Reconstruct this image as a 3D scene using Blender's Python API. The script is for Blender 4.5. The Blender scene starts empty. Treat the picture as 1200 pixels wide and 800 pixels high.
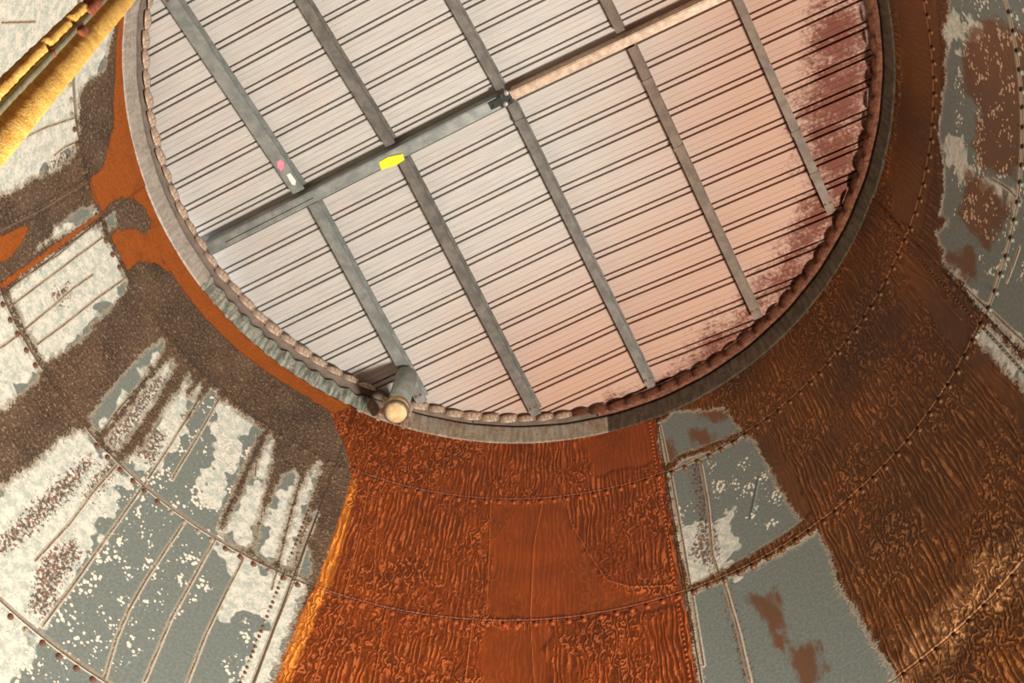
import bpy, bmesh, math, random
import numpy as np
from mathutils import Matrix, Vector

# ------------------------------------------------------------------ camera, light, exposure
F_PX = 1600.0                      # focal length for a 1200 px wide frame
VP = (717.2996, -386.3471)         # where verticals meet
CAM = np.array([0.5017, -2.0511, 1.6])
RIM_Z = 1.6 + 6.8774               # height of the shell's upper rim
SLOPE = 0.2108                     # the shell widens by this much per metre downwards
R0 = 2.0
up = np.array([VP[0]-600, VP[1]-400, F_PX]); up /= np.linalg.norm(up)
ax = np.array([1.0, 0, 0]) - up[0]*up; ax /= np.linalg.norm(ax)
ay = np.cross(up, ax)
B = np.stack([ax, ay, up])         # world axes expressed in camera axes (x right, y down, z forward)
scene = bpy.context.scene
col = scene.collection
cam_d = bpy.data.cameras.new('camera'); cam = bpy.data.objects.new('camera', cam_d); col.objects.link(cam)
cam_d.sensor_width = 36; cam_d.lens = F_PX/1200*36; cam_d.clip_start = 0.05
r_, d_, f_ = B[:, 0], B[:, 1], B[:, 2]
cam.matrix_world = Matrix(((r_[0], -d_[0], -f_[0], CAM[0]), (r_[1], -d_[1], -f_[1], CAM[1]), (r_[2], -d_[2], -f_[2], CAM[2]), (0, 0, 0, 1)))
scene.camera = cam
w = bpy.data.worlds.new('sky'); scene.world = w; w.use_nodes = True
w.node_tree.nodes['Background'].inputs[0].default_value = (0.80, 0.90, 1.0, 1)
w.node_tree.nodes['Background'].inputs[1].default_value = 2.0
def area(name, loc, target, size, power, colr):
    l = bpy.data.lights.new(name, 'AREA'); l.shape = 'DISK'; l.size = size; l.energy = power; l.color = colr
    o = bpy.data.objects.new(name, l); col.objects.link(o); o.location = loc
    o.rotation_euler = (Vector(target)-Vector(loc)).to_track_quat('-Z', 'Y').to_euler()
    return o
area('work_light', (2.90, 0.45, 1.5), (-0.6, 0.35, 8.3), 0.75, 860, (1.0, 0.935, 0.845))
scene.view_settings.view_transform = 'Standard'; scene.view_settings.look = 'None'
scene.view_settings.gamma = 1.0; scene.view_settings.use_curve_mapping = False
scene.view_settings.exposure = 0.0
random.seed(4); rng = np.random.default_rng(4)

# ------------------------------------------------------------------ helpers
def lin(c):
    c = np.asarray(c, float)/255.0
    return np.where(c <= 0.04045, c/12.92, ((c+0.055)/1.055)**2.4)
def rgba(c): return (*[float(v) for v in lin(c)], 1.0)
def ray(px, py):
    return np.array([px-600, py-400, F_PX]) @ B.T
def at_height(px, py, z):                      # photograph point -> point of the level plane at height z
    d = ray(px, py); t = (z-CAM[2])/d[2]; return CAM + t*d
def on_shell(pts):                             # photograph points -> (arc metres, metres below the rim)
    P = np.asarray(pts, float)
    D = np.stack([P[:, 0]-600, P[:, 1]-400, np.full(len(P), F_PX)], 1) @ B.T
    D = D/D[:, 2:3]; H = RIM_Z-CAM[2]; A = R0+SLOPE*H
    a = D[:, 0]**2+D[:, 1]**2-SLOPE**2; b = CAM[0]*D[:, 0]+CAM[1]*D[:, 1]+SLOPE*A; c = CAM[0]**2+CAM[1]**2-A*A
    t = -c/(b+np.sqrt(np.maximum(b*b-a*c, 0)))
    x = CAM[0]+t*D[:, 0]; y = CAM[1]+t*D[:, 1]
    return np.stack([np.arctan2(x, y)*UM, H-t], 1)
UM = 2.25                                      # metres of arc per radian used for surface coordinates
def mesh_obj(name, verts, faces, mat=None, parent=None, smooth=False):
    me = bpy.data.meshes.new(name); me.from_pydata([tuple(v) for v in verts], [], [tuple(f) for f in faces]); me.update()
    if mat: me.materials.append(mat)
    if smooth: me.polygons.foreach_set('use_smooth', [True]*len(me.polygons))
    o = bpy.data.objects.new(name, me); col.objects.link(o); o.parent = parent
    return o
def empty(name, loc=(0, 0, 0)):
    o = bpy.data.objects.new(name, None); col.objects.link(o); o.location = loc; return o
def tag(o, label=None, cat=None, group=None, kind=None):
    for k, v in (('label', label), ('category', cat), ('group', group), ('kind', kind)):
        if v: o[k] = v
    return o
def grid_mesh(name, V, mat, parent=None, smooth=True, attrs=None, uv=None, colors=None):
    """V: (n,m,3) grid of points -> one quad mesh"""
    n, m = V.shape[:2]
    me = bpy.data.meshes.new(name)
    me.vertices.add(n*m); me.vertices.foreach_set('co', V.reshape(-1).astype(np.float32))
    idx = np.arange(n*m).reshape(n, m)
    q = np.stack([idx[:-1, :-1], idx[1:, :-1], idx[1:, 1:], idx[:-1, 1:]], -1).reshape(-1, 4)
    me.loops.add(q.size); me.loops.foreach_set('vertex_index', q.reshape(-1).astype(np.int32))
    me.polygons.add(len(q)); me.polygons.foreach_set('loop_start', np.arange(0, q.size, 4, dtype=np.int32))
    me.polygons.foreach_set('loop_total', np.full(len(q), 4, np.int32))
    me.polygons.foreach_set('use_smooth', np.full(len(q), smooth))
    me.update(calc_edges=True)
    for k, v in (attrs or {}).items():
        a = me.attributes.new(k, 'FLOAT', 'POINT'); a.data.foreach_set('value', v.reshape(-1).astype(np.float32))
    for k, v in (colors or {}).items():
        a = me.attributes.new(k, 'FLOAT_VECTOR', 'POINT'); a.data.foreach_set('vector', v.reshape(-1).astype(np.float32))
    if mat: me.materials.append(mat)
    o = bpy.data.objects.new(name, me); col.objects.link(o); o.parent = parent
    return o

class NT:
    """small shader graph writer"""
    def __init__(s, name):
        s.m = bpy.data.materials.new(name); s.m.use_nodes = True; s.t = s.m.node_tree
        s.b = s.t.nodes['Principled BSDF']
    def n(s, typ, **kw):
        x = s.t.nodes.new(typ)
        for k, v in kw.items(): setattr(x, k, v)
        return x
    def put(s, sock, v):
        if v is None: return
        if hasattr(v, 'is_output'): s.t.links.new(v, sock)
        elif isinstance(v, (tuple, list)) and len(v) == 3 and sock.type == 'RGBA': sock.default_value = (*v, 1)
        else: sock.default_value = v
    def math(s, op, a, b=None, c=None, clamp=False):
        x = s.n('ShaderNodeMath', operation=op, use_clamp=clamp)
        for i, v in enumerate((a, b, c)): s.put(x.inputs[i], v)
        return x.outputs[0]
    def attr(s, name, vec=False):
        x = s.n('ShaderNodeAttribute', attribute_name=name); return x.outputs['Vector' if vec else 'Fac']
    def vmul(s, v, k):
        x = s.n('ShaderNodeVectorMath', operation='MULTIPLY'); s.put(x.inputs[0], v); x.inputs[1].default_value = k; return x.outputs[0]
    def noise(s, vec, scale, detail=4, rough=0.55, dist=0.0):
        x = s.n('ShaderNodeTexNoise'); s.put(x.inputs['Vector'], vec)
        x.inputs['Scale'].default_value = scale; x.inputs['Detail'].default_value = detail
        x.inputs['Roughness'].default_value = rough; x.inputs['Distortion'].default_value = dist
        return x.outputs['Fac']
    def voro(s, vec, scale, feature='F1', out='Distance'):
        x = s.n('ShaderNodeTexVoronoi', feature=feature); s.put(x.inputs['Vector'], vec); x.inputs['Scale'].default_value = scale
        return x.outputs[out]
    def step(s, v, lo, hi):                     # smooth 0..1 ramp of v between lo and hi
        x = s.n('ShaderNodeMapRange', interpolation_type='SMOOTHSTEP'); s.put(x.inputs[0], v)
        s.put(x.inputs[1], lo); s.put(x.inputs[2], hi); return x.outputs[0]
    def mix(s, f, a, b):
        x = s.n('ShaderNodeMix', data_type='RGBA'); s.put(x.inputs[0], f); s.put(x.inputs[6], a); s.put(x.inputs[7], b); return x.outputs[2]
    def mixf(s, f, a, b):
        x = s.n('ShaderNodeMix', data_type='FLOAT'); s.put(x.inputs[0], f); s.put(x.inputs[2], a); s.put(x.inputs[3], b); return x.outputs[0]
    def scale_col(s, c, k):
        x = s.n('ShaderNodeVectorMath', operation='SCALE'); s.put(x.inputs[0], c); s.put(x.inputs['Scale'], k); return x.outputs[0]
    def bump(s, h, strength, dist):
        x = s.n('ShaderNodeBump'); s.put(x.inputs['Height'], h); x.inputs['Strength'].default_value = strength; x.inputs['Distance'].default_value = dist
        s.t.links.new(x.outputs[0], s.b.inputs['Normal'])
    def out(s, color=None, rough=None, metal=None):
        s.put(s.b.inputs['Base Color'], color); s.put(s.b.inputs['Roughness'], rough); s.put(s.b.inputs['Metallic'], metal); return s.m
    def obj(s): return s.n('ShaderNodeTexCoord').outputs['Object']

def metal_mat(name, c1, c2, rough=0.5, metal=0.35, scale=14, bump=0.15):
    t = NT(name); v = t.obj(); a = t.noise(v, scale, 6, 0.65); f = t.noise(v, scale*9, 3)
    c = t.mix(t.step(a, 0.35, 0.7), rgba(c1), rgba(c2)); c = t.mix(t.step(f, 0.55, 0.75), c, t.scale_col(c, 0.8))
    t.bump(f, bump, 0.002); return t.out(c, rough, metal)

# ------------------------------------------------------------------ materials of the shell
def shell_material():
    t = NT('residue_on_galvanised_steel')
    uv = t.attr('surf', True)
    zn, wht, stk, org, lnd, rdg, dk, sp = [t.attr(k) for k in ('zn', 'wht', 'stk', 'org', 'lnd', 'rdg', 'dk', 'spt')]; flm = t.attr('flm')
    tint = t.attr('tint', True)
    # ragged patch edge
    e1 = t.noise(uv, 20, 7, 0.7); e2 = t.noise(uv, 100, 4, 0.65)
    ed = t.math('ADD', t.math('MULTIPLY', t.math('SUBTRACT', e1, 0.5), 0.11), t.math('MULTIPLY', t.math('SUBTRACT', e2, 0.5), 0.085))
    z = t.math('ADD', zn, ed)
    zmask = t.step(z, -0.002, 0.002)
    halo = t.math('MULTIPLY', t.step(z, -0.008, 0.0), t.math('SUBTRACT', 1.0, t.step(z, 0.004, 0.028)))
    # residue: streaked or speckled
    iso = t.noise(uv, 62, 5, 0.68, 0.5)
    ani = t.noise(t.vmul(uv, (1.0, 0.16, 1.0)), 58, 3, 0.55, 0.7)
    wig = t.noise(t.vmul(uv, (1.0, 0.42, 1.0)), 62, 3, 0.55, 1.3)
    big = t.noise(uv, 2.3, 4, 0.6, 0.3)
    def wave(st, scale, dist, ds):
        x = t.n('ShaderNodeTexWave', wave_type='BANDS', bands_direction='X', wave_profile='SIN'); t.put(x.inputs['Vector'], t.vmul(uv, (1.0, st, 1.0)))
        for k_, v_ in (('Scale', scale), ('Distortion', dist), ('Detail', 2.0), ('Detail Scale', ds), ('Detail Roughness', 0.55)): x.inputs[k_].default_value = v_
        return x.outputs['Fac']
    w_a = wave(0.22, 11.5, 9.0, 1.6); w_b = wave(0.6, 9.0, 14.0, 2.2)
    an = t.mixf(t.step(big, 0.44, 0.56), w_a, w_b)
    an = t.math('ADD', 0.5, t.math('MULTIPLY', t.math('SUBTRACT', an, 0.5), 0.28))
    an = t.math('ADD', t.math('MULTIPLY', an, 0.75), t.math('MULTIPLY', wig, 0.25))
    rel = t.mixf(stk, iso, an)
    lump = t.math('MULTIPLY', t.step(rel, 0.53, 0.59), t.mixf(stk, 0.9, t.math('ADD', 0.2, t.math('MULTIPLY', 0.8, t.step(t.noise(uv, 3.6, 4, 0.6), 0.36, 0.54)))))
    dent = t.step(rel, 0.475, 0.40)
    light = t.mix(t.mixf(stk, 0.30, 0.12), t.scale_col(tint, t.mixf(stk, 2.0, 2.5)), rgba((205, 172, 128)))
    fleck = t.math('MULTIPLY', t.step(t.noise(uv, 90, 4, 0.7, 0.8), 0.58, 0.65), t.math('SUBTRACT', 1.0, stk))
    lump = t.math('MULTIPLY', lump, t.math('SUBTRACT', 1.0, t.math('MULTIPLY', t.attr('smo'), 0.8)))
    crust = t.mix(t.math('MULTIPLY', lump, 0.88), tint, light)
    crust = t.mix(t.math('MULTIPLY', fleck, t.mixf(t.step(t.noise(uv, 7, 4, 0.6), 0.38, 0.58), 0.35, 1.0)), crust, rgba((196, 164, 122)))
    crust = t.mix(t.math('MULTIPLY', dent, t.math('SUBTRACT', 0.75, t.math('MULTIPLY', t.attr('smo'), 0.55))), crust, t.scale_col(tint, 0.42))
    crust = t.mix(t.step(big, 0.5, 0.7), crust, t.scale_col(crust, 0.78))
    rg = t.step(t.math('ADD', rdg, t.math('MULTIPLY', t.math('SUBTRACT', e2, 0.5), 0.006)), 0.006, 0.0025)
    crust = t.mix(t.math('MULTIPLY', rg, 0.75), crust, light)
    # smooth orange film
    om = t.step(t.math('ADD', org, t.math('MULTIPLY', ed, 0.5)), -0.002, 0.004)
    ofilm = t.mix(t.step(t.noise(uv, 60, 5, 0.6), 0.4, 0.7), rgba((150, 76, 20)), rgba((166, 90, 28)))
    ofilm = t.mix(t.step(t.noise(uv, 11, 5, 0.65), 0.45, 0.7), ofilm, t.scale_col(ofilm, 0.78))
    crust = t.mix(om, crust, ofilm)
    # bare zinc with pale oxide, white blooms and brown clumps
    w1 = t.noise(uv, 13, 7, 0.68); w2 = t.noise(uv, 70, 4, 0.6)
    grey = t.mix(t.step(w2, 0.35, 0.7), rgba((114, 123, 117)), rgba((134, 142, 135)))
    pale = t.mix(t.step(t.math('ADD', t.math('MULTIPLY', w2, 0.35), t.math('MULTIPLY', t.noise(uv, 20, 5, 0.7), 0.65)), 0.40, 0.60), rgba((184, 194, 184)), rgba((236, 232, 218)))
    pm = t.step(t.math('ADD', t.math('MULTIPLY', wht, 0.9), t.math('SUBTRACT', w1, 0.72)), 0.02, 0.30)
    zinc = t.mix(pm, grey, pale)
    vd = t.math('ADD', t.voro(uv, 46), t.math('MULTIPLY', t.math('SUBTRACT', w2, 0.5), 0.25))
    vsz = t.mixf(t.step(t.noise(uv, 9, 4, 0.6), 0.40, 0.62), -0.02, 0.46)
    dots = t.math('MULTIPLY', t.step(t.math('SUBTRACT', vd, vsz), 0.04, -0.04), t.step(sp, 0.2, 0.8))
    zinc = t.mix(dots, zinc, rgba((240, 234, 216)))
    c1 = t.noise(uv, 58, 6, 0.72)
    dm = t.step(t.math('ADD', c1, t.math('ADD', t.math('MULTIPLY', dk, 0.17), t.math('MULTIPLY', wht, 0.035))), 0.645, 0.70)
    zinc = t.mix(t.math('MULTIPLY', dm, 0.9), zinc, t.mix(t.step(t.noise(uv, 30, 3), 0.45, 0.6), rgba((78, 54, 40)), rgba((128, 78, 52))))
    fm = t.step(t.math('ADD', flm, t.math('MULTIPLY', t.math('SUBTRACT', t.noise(t.vmul(uv, (1, 0.4, 1)), 16, 6, 0.65), 0.5), 1.6)), 0.3, 0.7)
    zinc = t.mix(t.math('MULTIPLY', fm, 0.82), zinc, t.scale_col(tint, 1.25))
    zinc = t.mix(t.math('MULTIPLY', dots, fm), zinc, rgba((214, 180, 146)))
    base = t.mix(zmask, crust, zinc)
    base = t.mix(t.math('MULTIPLY', halo, 0.85), base, t.mix(0.35, rgba((226, 212, 186)), tint))
    # joints and thin run marks: dark core, pale rim
    ln = t.math('ADD', lnd, t.math('MULTIPLY', t.math('SUBTRACT', e2, 0.5), 0.010))
    rim = t.math('MULTIPLY', t.step(ln, 0.016, 0.007), zmask)
    base = t.mix(t.math('MULTIPLY', rim, 0.75), base, rgba((222, 208, 184)))
    base = t.mix(t.math('MULTIPLY', t.step(ln, 0.0065, 0.0025), t.mixf(zmask, 0.5, 0.85)), base, t.mix(0.6, rgba((78, 56, 42)), t.scale_col(tint, 0.5)))
    # relief
    nz = t.math('SUBTRACT', 1.0, zmask)
    flat = t.math('MULTIPLY', nz, t.math('SUBTRACT', 1.0, t.math('MULTIPLY', om, 0.85)))
    h = t.math('MULTIPLY', t.math('MULTIPLY', t.math('ADD', rel, t.math('MULTIPLY', lump, 0.35)), flat), t.math('SUBTRACT', 1.0, t.math('MULTIPLY', t.attr('smo'), 0.8)))
    h = t.math('ADD', h, t.math('MULTIPLY', nz, 0.35))
    h = t.math('ADD', h, t.math('MULTIPLY', t.math('MAXIMUM', halo, dots), 0.22))
    h = t.math('ADD', h, t.math('MULTIPLY', rg, 0.6))
    h = t.math('ADD', h, t.math('MULTIPLY', t.step(ln, 0.012, 0.004), 0.3))
    t.bump(h, 0.9, 0.016)
    rough = t.mixf(zmask, t.mixf(stk, 0.85, 0.5), 0.55)
    t.b.inputs['Specular IOR Level'].default_value = 0.35
    return t.out(base, rough, t.math('MULTIPLY', zmask, 0.12))
M_SHELL = shell_material()
M_GALV = metal_mat('galvanised_steel', (120, 124, 120), (150, 152, 146), 0.5, 0.3)
M_GALV_D = metal_mat('weathered_galvanised_steel', (90, 86, 80), (122, 116, 108), 0.6, 0.25)
M_BRONZE = metal_mat('brown_stained_steel', (86, 70, 58), (112, 94, 78), 0.6, 0.2)
M_BOLT = metal_mat('rusty_bolt', (96, 60, 40), (140, 104, 78), 0.75, 0.1, 60)
M_BOLT_P = metal_mat('zinc_bolt', (150, 140, 122), (190, 178, 156), 0.6, 0.1, 60)
M_BOLT_B = metal_mat('brown_coated_bolt', (84, 50, 20), (112, 74, 40), 0.8, 0.0, 60)
M_BOLT_C = metal_mat('crusted_bolt', (100, 80, 62), (124, 100, 76), 0.9, 0.0, 60)
M_BOLT_G = metal_mat('grey_zinc_bolt', (108, 106, 94), (130, 124, 108), 0.7, 0.1, 60)
M_BOLT_O = metal_mat('orange_coated_bolt', (138, 62, 18), (172, 88, 36), 0.7, 0.0, 60)
M_CONC = metal_mat('concrete', (110, 104, 96), (140, 132, 122), 0.9, 0.0, 3)
M_TAPE = metal_mat('yellow_tape', (238, 226, 20), (248, 238, 60), 0.5, 0.0, 20, 0.02)
M_PINK = metal_mat('pink_paper', (226, 128, 150), (236, 150, 168), 0.8, 0.0, 20, 0.02)
M_WHITE = metal_mat('white_paper', (222, 222, 210), (236, 236, 228), 0.8, 0.0, 20, 0.02)
M_DARK = metal_mat('black_steel', (38, 38, 36), (62, 62, 58), 0.45, 0.4)

# ------------------------------------------------------------------ stain maps in surface coordinates (arc metres, metres below the rim)
def poly_sd(U, S, polys):
    """signed distance (m), positive inside the union of the polygons"""
    out = np.full(U.shape, -0.30)
    for pg in polys:
        P = on_shell(pg); mg = 0.30
        k = (U > P[:, 0].min()-mg) & (U < P[:, 0].max()+mg) & (S > P[:, 1].min()-mg) & (S < P[:, 1].max()+mg)
        if not k.any(): continue
        u, s = U[k], S[k]; ins = np.zeros(u.shape, bool); dd = np.full(u.shape, 9.0)
        for (x0, y0), (x1, y1) in zip(P, np.roll(P, -1, 0)):
            c = ((y0 > s) != (y1 > s)); ins ^= c & (u < (x1-x0)*(s-y0)/(y1-y0+1e-12)+x0)
            ex, ey = x1-x0, y1-y0; q = np.clip(((u-x0)*ex+(s-y0)*ey)/(ex*ex+ey*ey+1e-12), 0, 1)
            dd = np.minimum(dd, (u-x0-q*ex)**2+(s-y0-q*ey)**2)
        dd = np.sqrt(dd); out[k] = np.maximum(out[k], np.where(ins, dd, -dd))
    return out
def line_d(U, S, lines, far=0.2):
    out = np.full(U.shape, far)
    for pl in lines:
        P = on_shell(pl); mg = 0.1
        k = (U > P[:, 0].min()-mg) & (U < P[:, 0].max()+mg) & (S > P[:, 1].min()-mg) & (S < P[:, 1].max()+mg)
        if not k.any(): continue
        u, s = U[k], S[k]; dd = np.full(u.shape, 9.0)
        for (x0, y0), (x1, y1) in zip(P[:-1], P[1:]):
            ex, ey = x1-x0, y1-y0; q = np.clip(((u-x0)*ex+(s-y0)*ey)/(ex*ex+ey*ey+1e-12), 0, 1)
            dd = np.minimum(dd, (u-x0-q*ex)**2+(s-y0-q*ey)**2)
        out[k] = np.minimum(out[k], np.sqrt(dd))
    return out
def sst(x, a, b):
    q = np.clip((x-a)/(b-a), 0, 1); return q*q*(3-2*q)

ZINC = [
 [(-170, 20), (-120, -90), (-150, -200), (60, -260), (165, -150), (140, 5), (135, 25), (130, 43), (122, 80), (115, 88), (98, 98), (92, 108), (90, 140), (91, 172), (80, 190), (62, 202), (40, 209), (20, 222), (0, 231), (-60, 262), (-140, 290), (-190, 200)],
 [(108, 240), (113, 250), (95, 262), (75, 275), (52, 285), (37, 297), (42, 288), (55, 279), (62, 266), (75, 256), (90, 245)],
 [(118, 262), (122, 280), (135, 296), (140, 310), (148, 325), (149, 340), (130, 362), (110, 380), (98, 397), (80, 410), (65, 420), (52, 427), (45, 418), (30, 390), (10, 347), (8, 338), (60, 298), (100, 268)],
 [(120, 256), (132, 246), (136, 262), (126, 271)],
 [(-190, 560), (-160, 470), (-60, 385), (0, 342), (6, 350), (28, 395), (42, 420), (48, 431), (45, 445), (35, 455), (20, 468), (0, 484), (-60, 530), (-120, 600)],
 [(190, 396), (194, 402), (188, 418), (170, 440), (150, 468), (125, 500), (115, 508), (105, 502), (103, 490), (120, 465), (150, 430), (175, 405)],
 [(207, 416), (205, 428), (196, 448), (180, 475), (150, 515), (137, 530), (128, 528), (120, 515), (128, 505), (150, 480), (170, 450), (188, 430)],
 [(222, 437), (224, 448), (216, 463), (219, 466), (233, 448), (236, 453), (230, 470), (218, 492), (232, 470), (246, 455), (255, 456), (254, 470), (265, 470), (275, 478), (284, 487), (292, 490), (308, 505), (300, 520), (285, 550), (262, 600), (255, 622), (290, 652), (320, 668), (363, 682), (357, 700), (343, 738), (330, 775), (318, 805), (296, 880), (270, 960), (210, 1010), (120, 960), (40, 1040), (-90, 1010), (-150, 900), (-240, 860), (-200, 760), (-130, 700), (-80, 620), (0, 570), (20, 555), (45, 536), (65, 516), (90, 503), (103, 504), (122, 526), (140, 543), (165, 522), (190, 480), (205, 460)],
 [(316, 508), (322, 520), (318, 545), (310, 580), (297, 640), (287, 648), (265, 637), (258, 625), (275, 590), (300, 540)],
 [(345, 550), (351, 560), (345, 580), (335, 620), (326, 658), (315, 665), (300, 655), (296, 645), (305, 610), (322, 570), (335, 552)],
 [(374, 540), (377, 548), (368, 575), (350, 640), (345, 668), (330, 668), (326, 662), (335, 625), (350, 575), (360, 555)],
 [(370, 595), (374, 600), (360, 640), (366, 660), (368, 672), (358, 680), (345, 672), (352, 635)],
 [(772, 496), (790, 482), (825, 480), (850, 478), (862, 494), (870, 506), (845, 518), (800, 533), (781, 546), (774, 528)],
 [(783, 556), (800, 540), (845, 525), (872, 511), (884, 515), (900, 545), (925, 590), (942, 613), (900, 640), (850, 668), (808, 688), (798, 650)],
 [(806, 694), (815, 691), (867, 671), (915, 648), (958, 622), (972, 645), (985, 688), (1000, 708), (1030, 760), (1050, 792), (1060, 820), (1090, 900), (1110, 980), (1040, 1020), (960, 960), (880, 1000), (838, 940), (828, 860)],
 [(1112, -40), (1112, 19), (1105, 37), (1112, 55), (1107, 75), (1110, 90), (1105, 112), (1102, 142), (1100, 158), (1105, 180), (1107, 200), (1107, 222), (1102, 253), (1112, 260), (1097, 273), (1100, 283), (1107, 297), (1105, 307), (1120, 325), (1128, 330), (1142, 350), (1153, 363), (1167, 380), (1200, 410), (1290, 500), (1380, 540), (1400, 420), (1340, 330), (1370, 200), (1320, 60), (1340, -80), (1240, -160), (1130, -130)],
 [(1150, 386), (1160, 382), (1200, 424), (1240, 465), (1240, 505), (1200, 455), (1170, 425), (1146, 398)],
]
PALE = [  # pale, oxidised zinc
 [(-220, -260), (170, -260), (135, 30), (92, 175), (0, 235), (-200, 310)],
 [(-200, 430), (118, 240), (150, 330), (60, 430), (50, 430), (0, 490), (-200, 640)],
 [(103, 520), (195, 390), (210, 420), (140, 540)],
 [(-220, 760), (-80, 620), (0, 560), (100, 495), (140, 545), (150, 560), (130, 600), (100, 660), (60, 730), (45, 740), (-20, 830), (60, 1000), (-100, 1040), (-250, 880)],
 [(222, 436), (240, 445), (215, 500), (180, 565), (140, 540)],
 [(258, 460), (300, 495), (250, 600), (230, 600)],
 [(318, 508), (325, 520), (297, 645), (257, 626), (300, 540)], [(345, 548), (377, 540), (345, 672), (296, 650)],
 [(252, 640), (290, 655), (330, 672), (365, 680), (355, 720), (318, 800), (270, 800), (305, 730), (290, 715), (258, 720), (268, 680)],
 [(780, 620), (860, 600), (865, 670), (800, 690)], [(1085, 290), (1150, 350), (1240, 440), (1240, 510), (1146, 398)],
 [(1100, 10), (1122, 0), (1130, 20), (1150, 30), (1150, 50), (1120, 60), (1106, 60)], [(1098, 155), (1125, 165), (1140, 195), (1170, 215), (1195, 232), (1195, 245), (1150, 220), (1115, 195)],
]
DARK = [  # brown clumps left on the zinc
 [(104, 536), (108, 540), (82, 575), (45, 612), (0, 648), (0, 636), (30, 605), (65, 570)],
 [(50, 655), (85, 635), (92, 650), (70, 680), (50, 722), (36, 715)],
 [(185, 440), (190, 445), (150, 505), (130, 524), (122, 518), (150, 482)],
 [(135, 535), (142, 542), (120, 570), (100, 585), (112, 560)],
 [(808, 540), (820, 535), (824, 560), (835, 610), (842, 650), (836, 665), (812, 650), (822, 615), (814, 575)],
 [(845, 680), (852, 680), (868, 740), (882, 800), (874, 800), (860, 740)],
 [(50, 200), (90, 168), (92, 176), (80, 190)], [(63, 345), (78, 335), (80, 345), (68, 358)], [(170, 500), (190, 510), (178, 545), (160, 530)],
]
DOTS = [
 [(140, 540), (255, 455), (300, 505), (250, 625), (290, 655), (230, 700), (130, 790), (40, 745), (100, 660)],
 [(0, 700), (40, 740), (120, 800), (-40, 840)], [(290, 725), (310, 715), (300, 760), (270, 810), (235, 810)],
 [(830, 540), (890, 530), (930, 600), (900, 620), (840, 590)], [(786, 590), (815, 590), (815, 640), (800, 660)],
 [(1130, 0), (1240, 0), (1240, 330), (1160, 320), (1110, 250), (1120, 100)],
]
ORANGE = [
 [(-10, 347), (60, 299), (119, 252), (116, 247), (55, 291), (-10, 337)],
 [(150, -40), (139, 15), (133, 90), (131, 150), (118, 195), (102, 210), (105, 232), (118, 250), (125, 240), (140, 232), (155, 233), (168, 244), (176, 258), (174, 275), (186, 300), (200, 321), (240, 374), (300, 429), (345, 458), (392, 486), (430, 470), (300, 390), (205, 260), (160, 100), (165, -40)],
 [(128, 277), (135, 270), (155, 268), (168, 275), (175, 268), (188, 302), (200, 321), (178, 308), (160, 308), (148, 318), (140, 305)],
 [(-60, 305), (0, 275), (28, 262), (32, 270), (12, 300), (0, 308), (-60, 340)],
]
FIRE = [[(383, 474), (392, 500), (405, 530), (411, 560), (405, 585), (396, 612), (384, 650), (370, 684), (345, 735), (318, 805), (290, 880), (840, 880), (818, 790), (800, 690), (779, 555), (769, 492), (769, 440), (380, 440)]]
AMBER = [[(411, 560), (420, 562), (402, 640), (385, 690), (340, 800), (318, 805), (345, 735), (370, 684), (396, 612)]]
STAIN_R = [  # rust-brown film over the zinc of the right wall
 [(1140, 30), (1165, 20), (1240, 60), (1240, 190), (1180, 205), (1150, 195), (1140, 170), (1150, 130), (1130, 100), (1128, 60)],
 [(1135, 200), (1165, 215), (1190, 240), (1180, 260), (1160, 290), (1145, 285), (1125, 250)], [(1110, 300), (1140, 290), (1150, 320), (1130, 330)],
 [(880, 698), (905, 690), (925, 738), (908, 745), (890, 720)], [(900, 742), (925, 735), (930, 755), (912, 760)], [(925, 758), (960, 755), (965, 800), (940, 805)], [(770, 520), (785, 515), (795, 540), (780, 550)], [(805, 505), (830, 500), (840, 520), (820, 525)], [(815, 478), (850, 476), (858, 490), (830, 497)],
]
CRACK = [
 [(-20, 274), (0, 264), (50, 238), (102, 207)], [(-20, 285), (0, 275), (50, 249), (102, 217)],
 [(8, 337), (68, 298), (120, 255)], [(12, 358), (50, 330), (90, 300), (120, 278)], [(25, 388), (60, 360), (85, 338), (108, 322)], [(42, 404), (75, 380), (110, 352), (148, 325)], [(0, 408), (25, 390)],
 [(183, 430), (160, 455), (138, 480), (117, 508)], [(206, 435), (186, 468), (168, 495), (143, 532)], [(246, 445), (225, 480), (200, 520), (172, 562)], [(255, 470), (238, 500), (215, 538), (200, 563)],
 [(312, 505), (295, 540), (275, 580), (255, 622)], [(137, 545), (110, 575), (80, 615), (40, 658)], [(170, 566), (135, 615), (95, 672), (48, 735)],
 [(213, 616), (190, 650), (170, 680), (150, 715), (135, 750), (121, 797)], [(252, 632), (225, 680), (200, 725), (168, 800)], [(285, 655), (262, 700), (240, 745), (218, 802)],
 [(352, 560), (338, 610), (325, 665), (318, 692)], [(373, 600), (358, 640), (345, 680), (322, 735), (298, 800)], [(14, 167), (50, 150), (86, 138)], [(62, 182), (75, 172), (92, 165)], [(0, 26), (40, 25)],
 [(300, 540), (298, 560)], [(1085, 290), (1130, 335), (1200, 400), (1240, 440)], [(1105, 50), (1112, 58)], [(1165, 210), (1185, 222), (1197, 235)], [(1180, 330), (1195, 290)],
 [(774, 500), (787, 560), (802, 640), (825, 780)], [(822, 545), (830, 590), (836, 650), (845, 678)], [(848, 680), (866, 740), (880, 800)],
]
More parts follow.
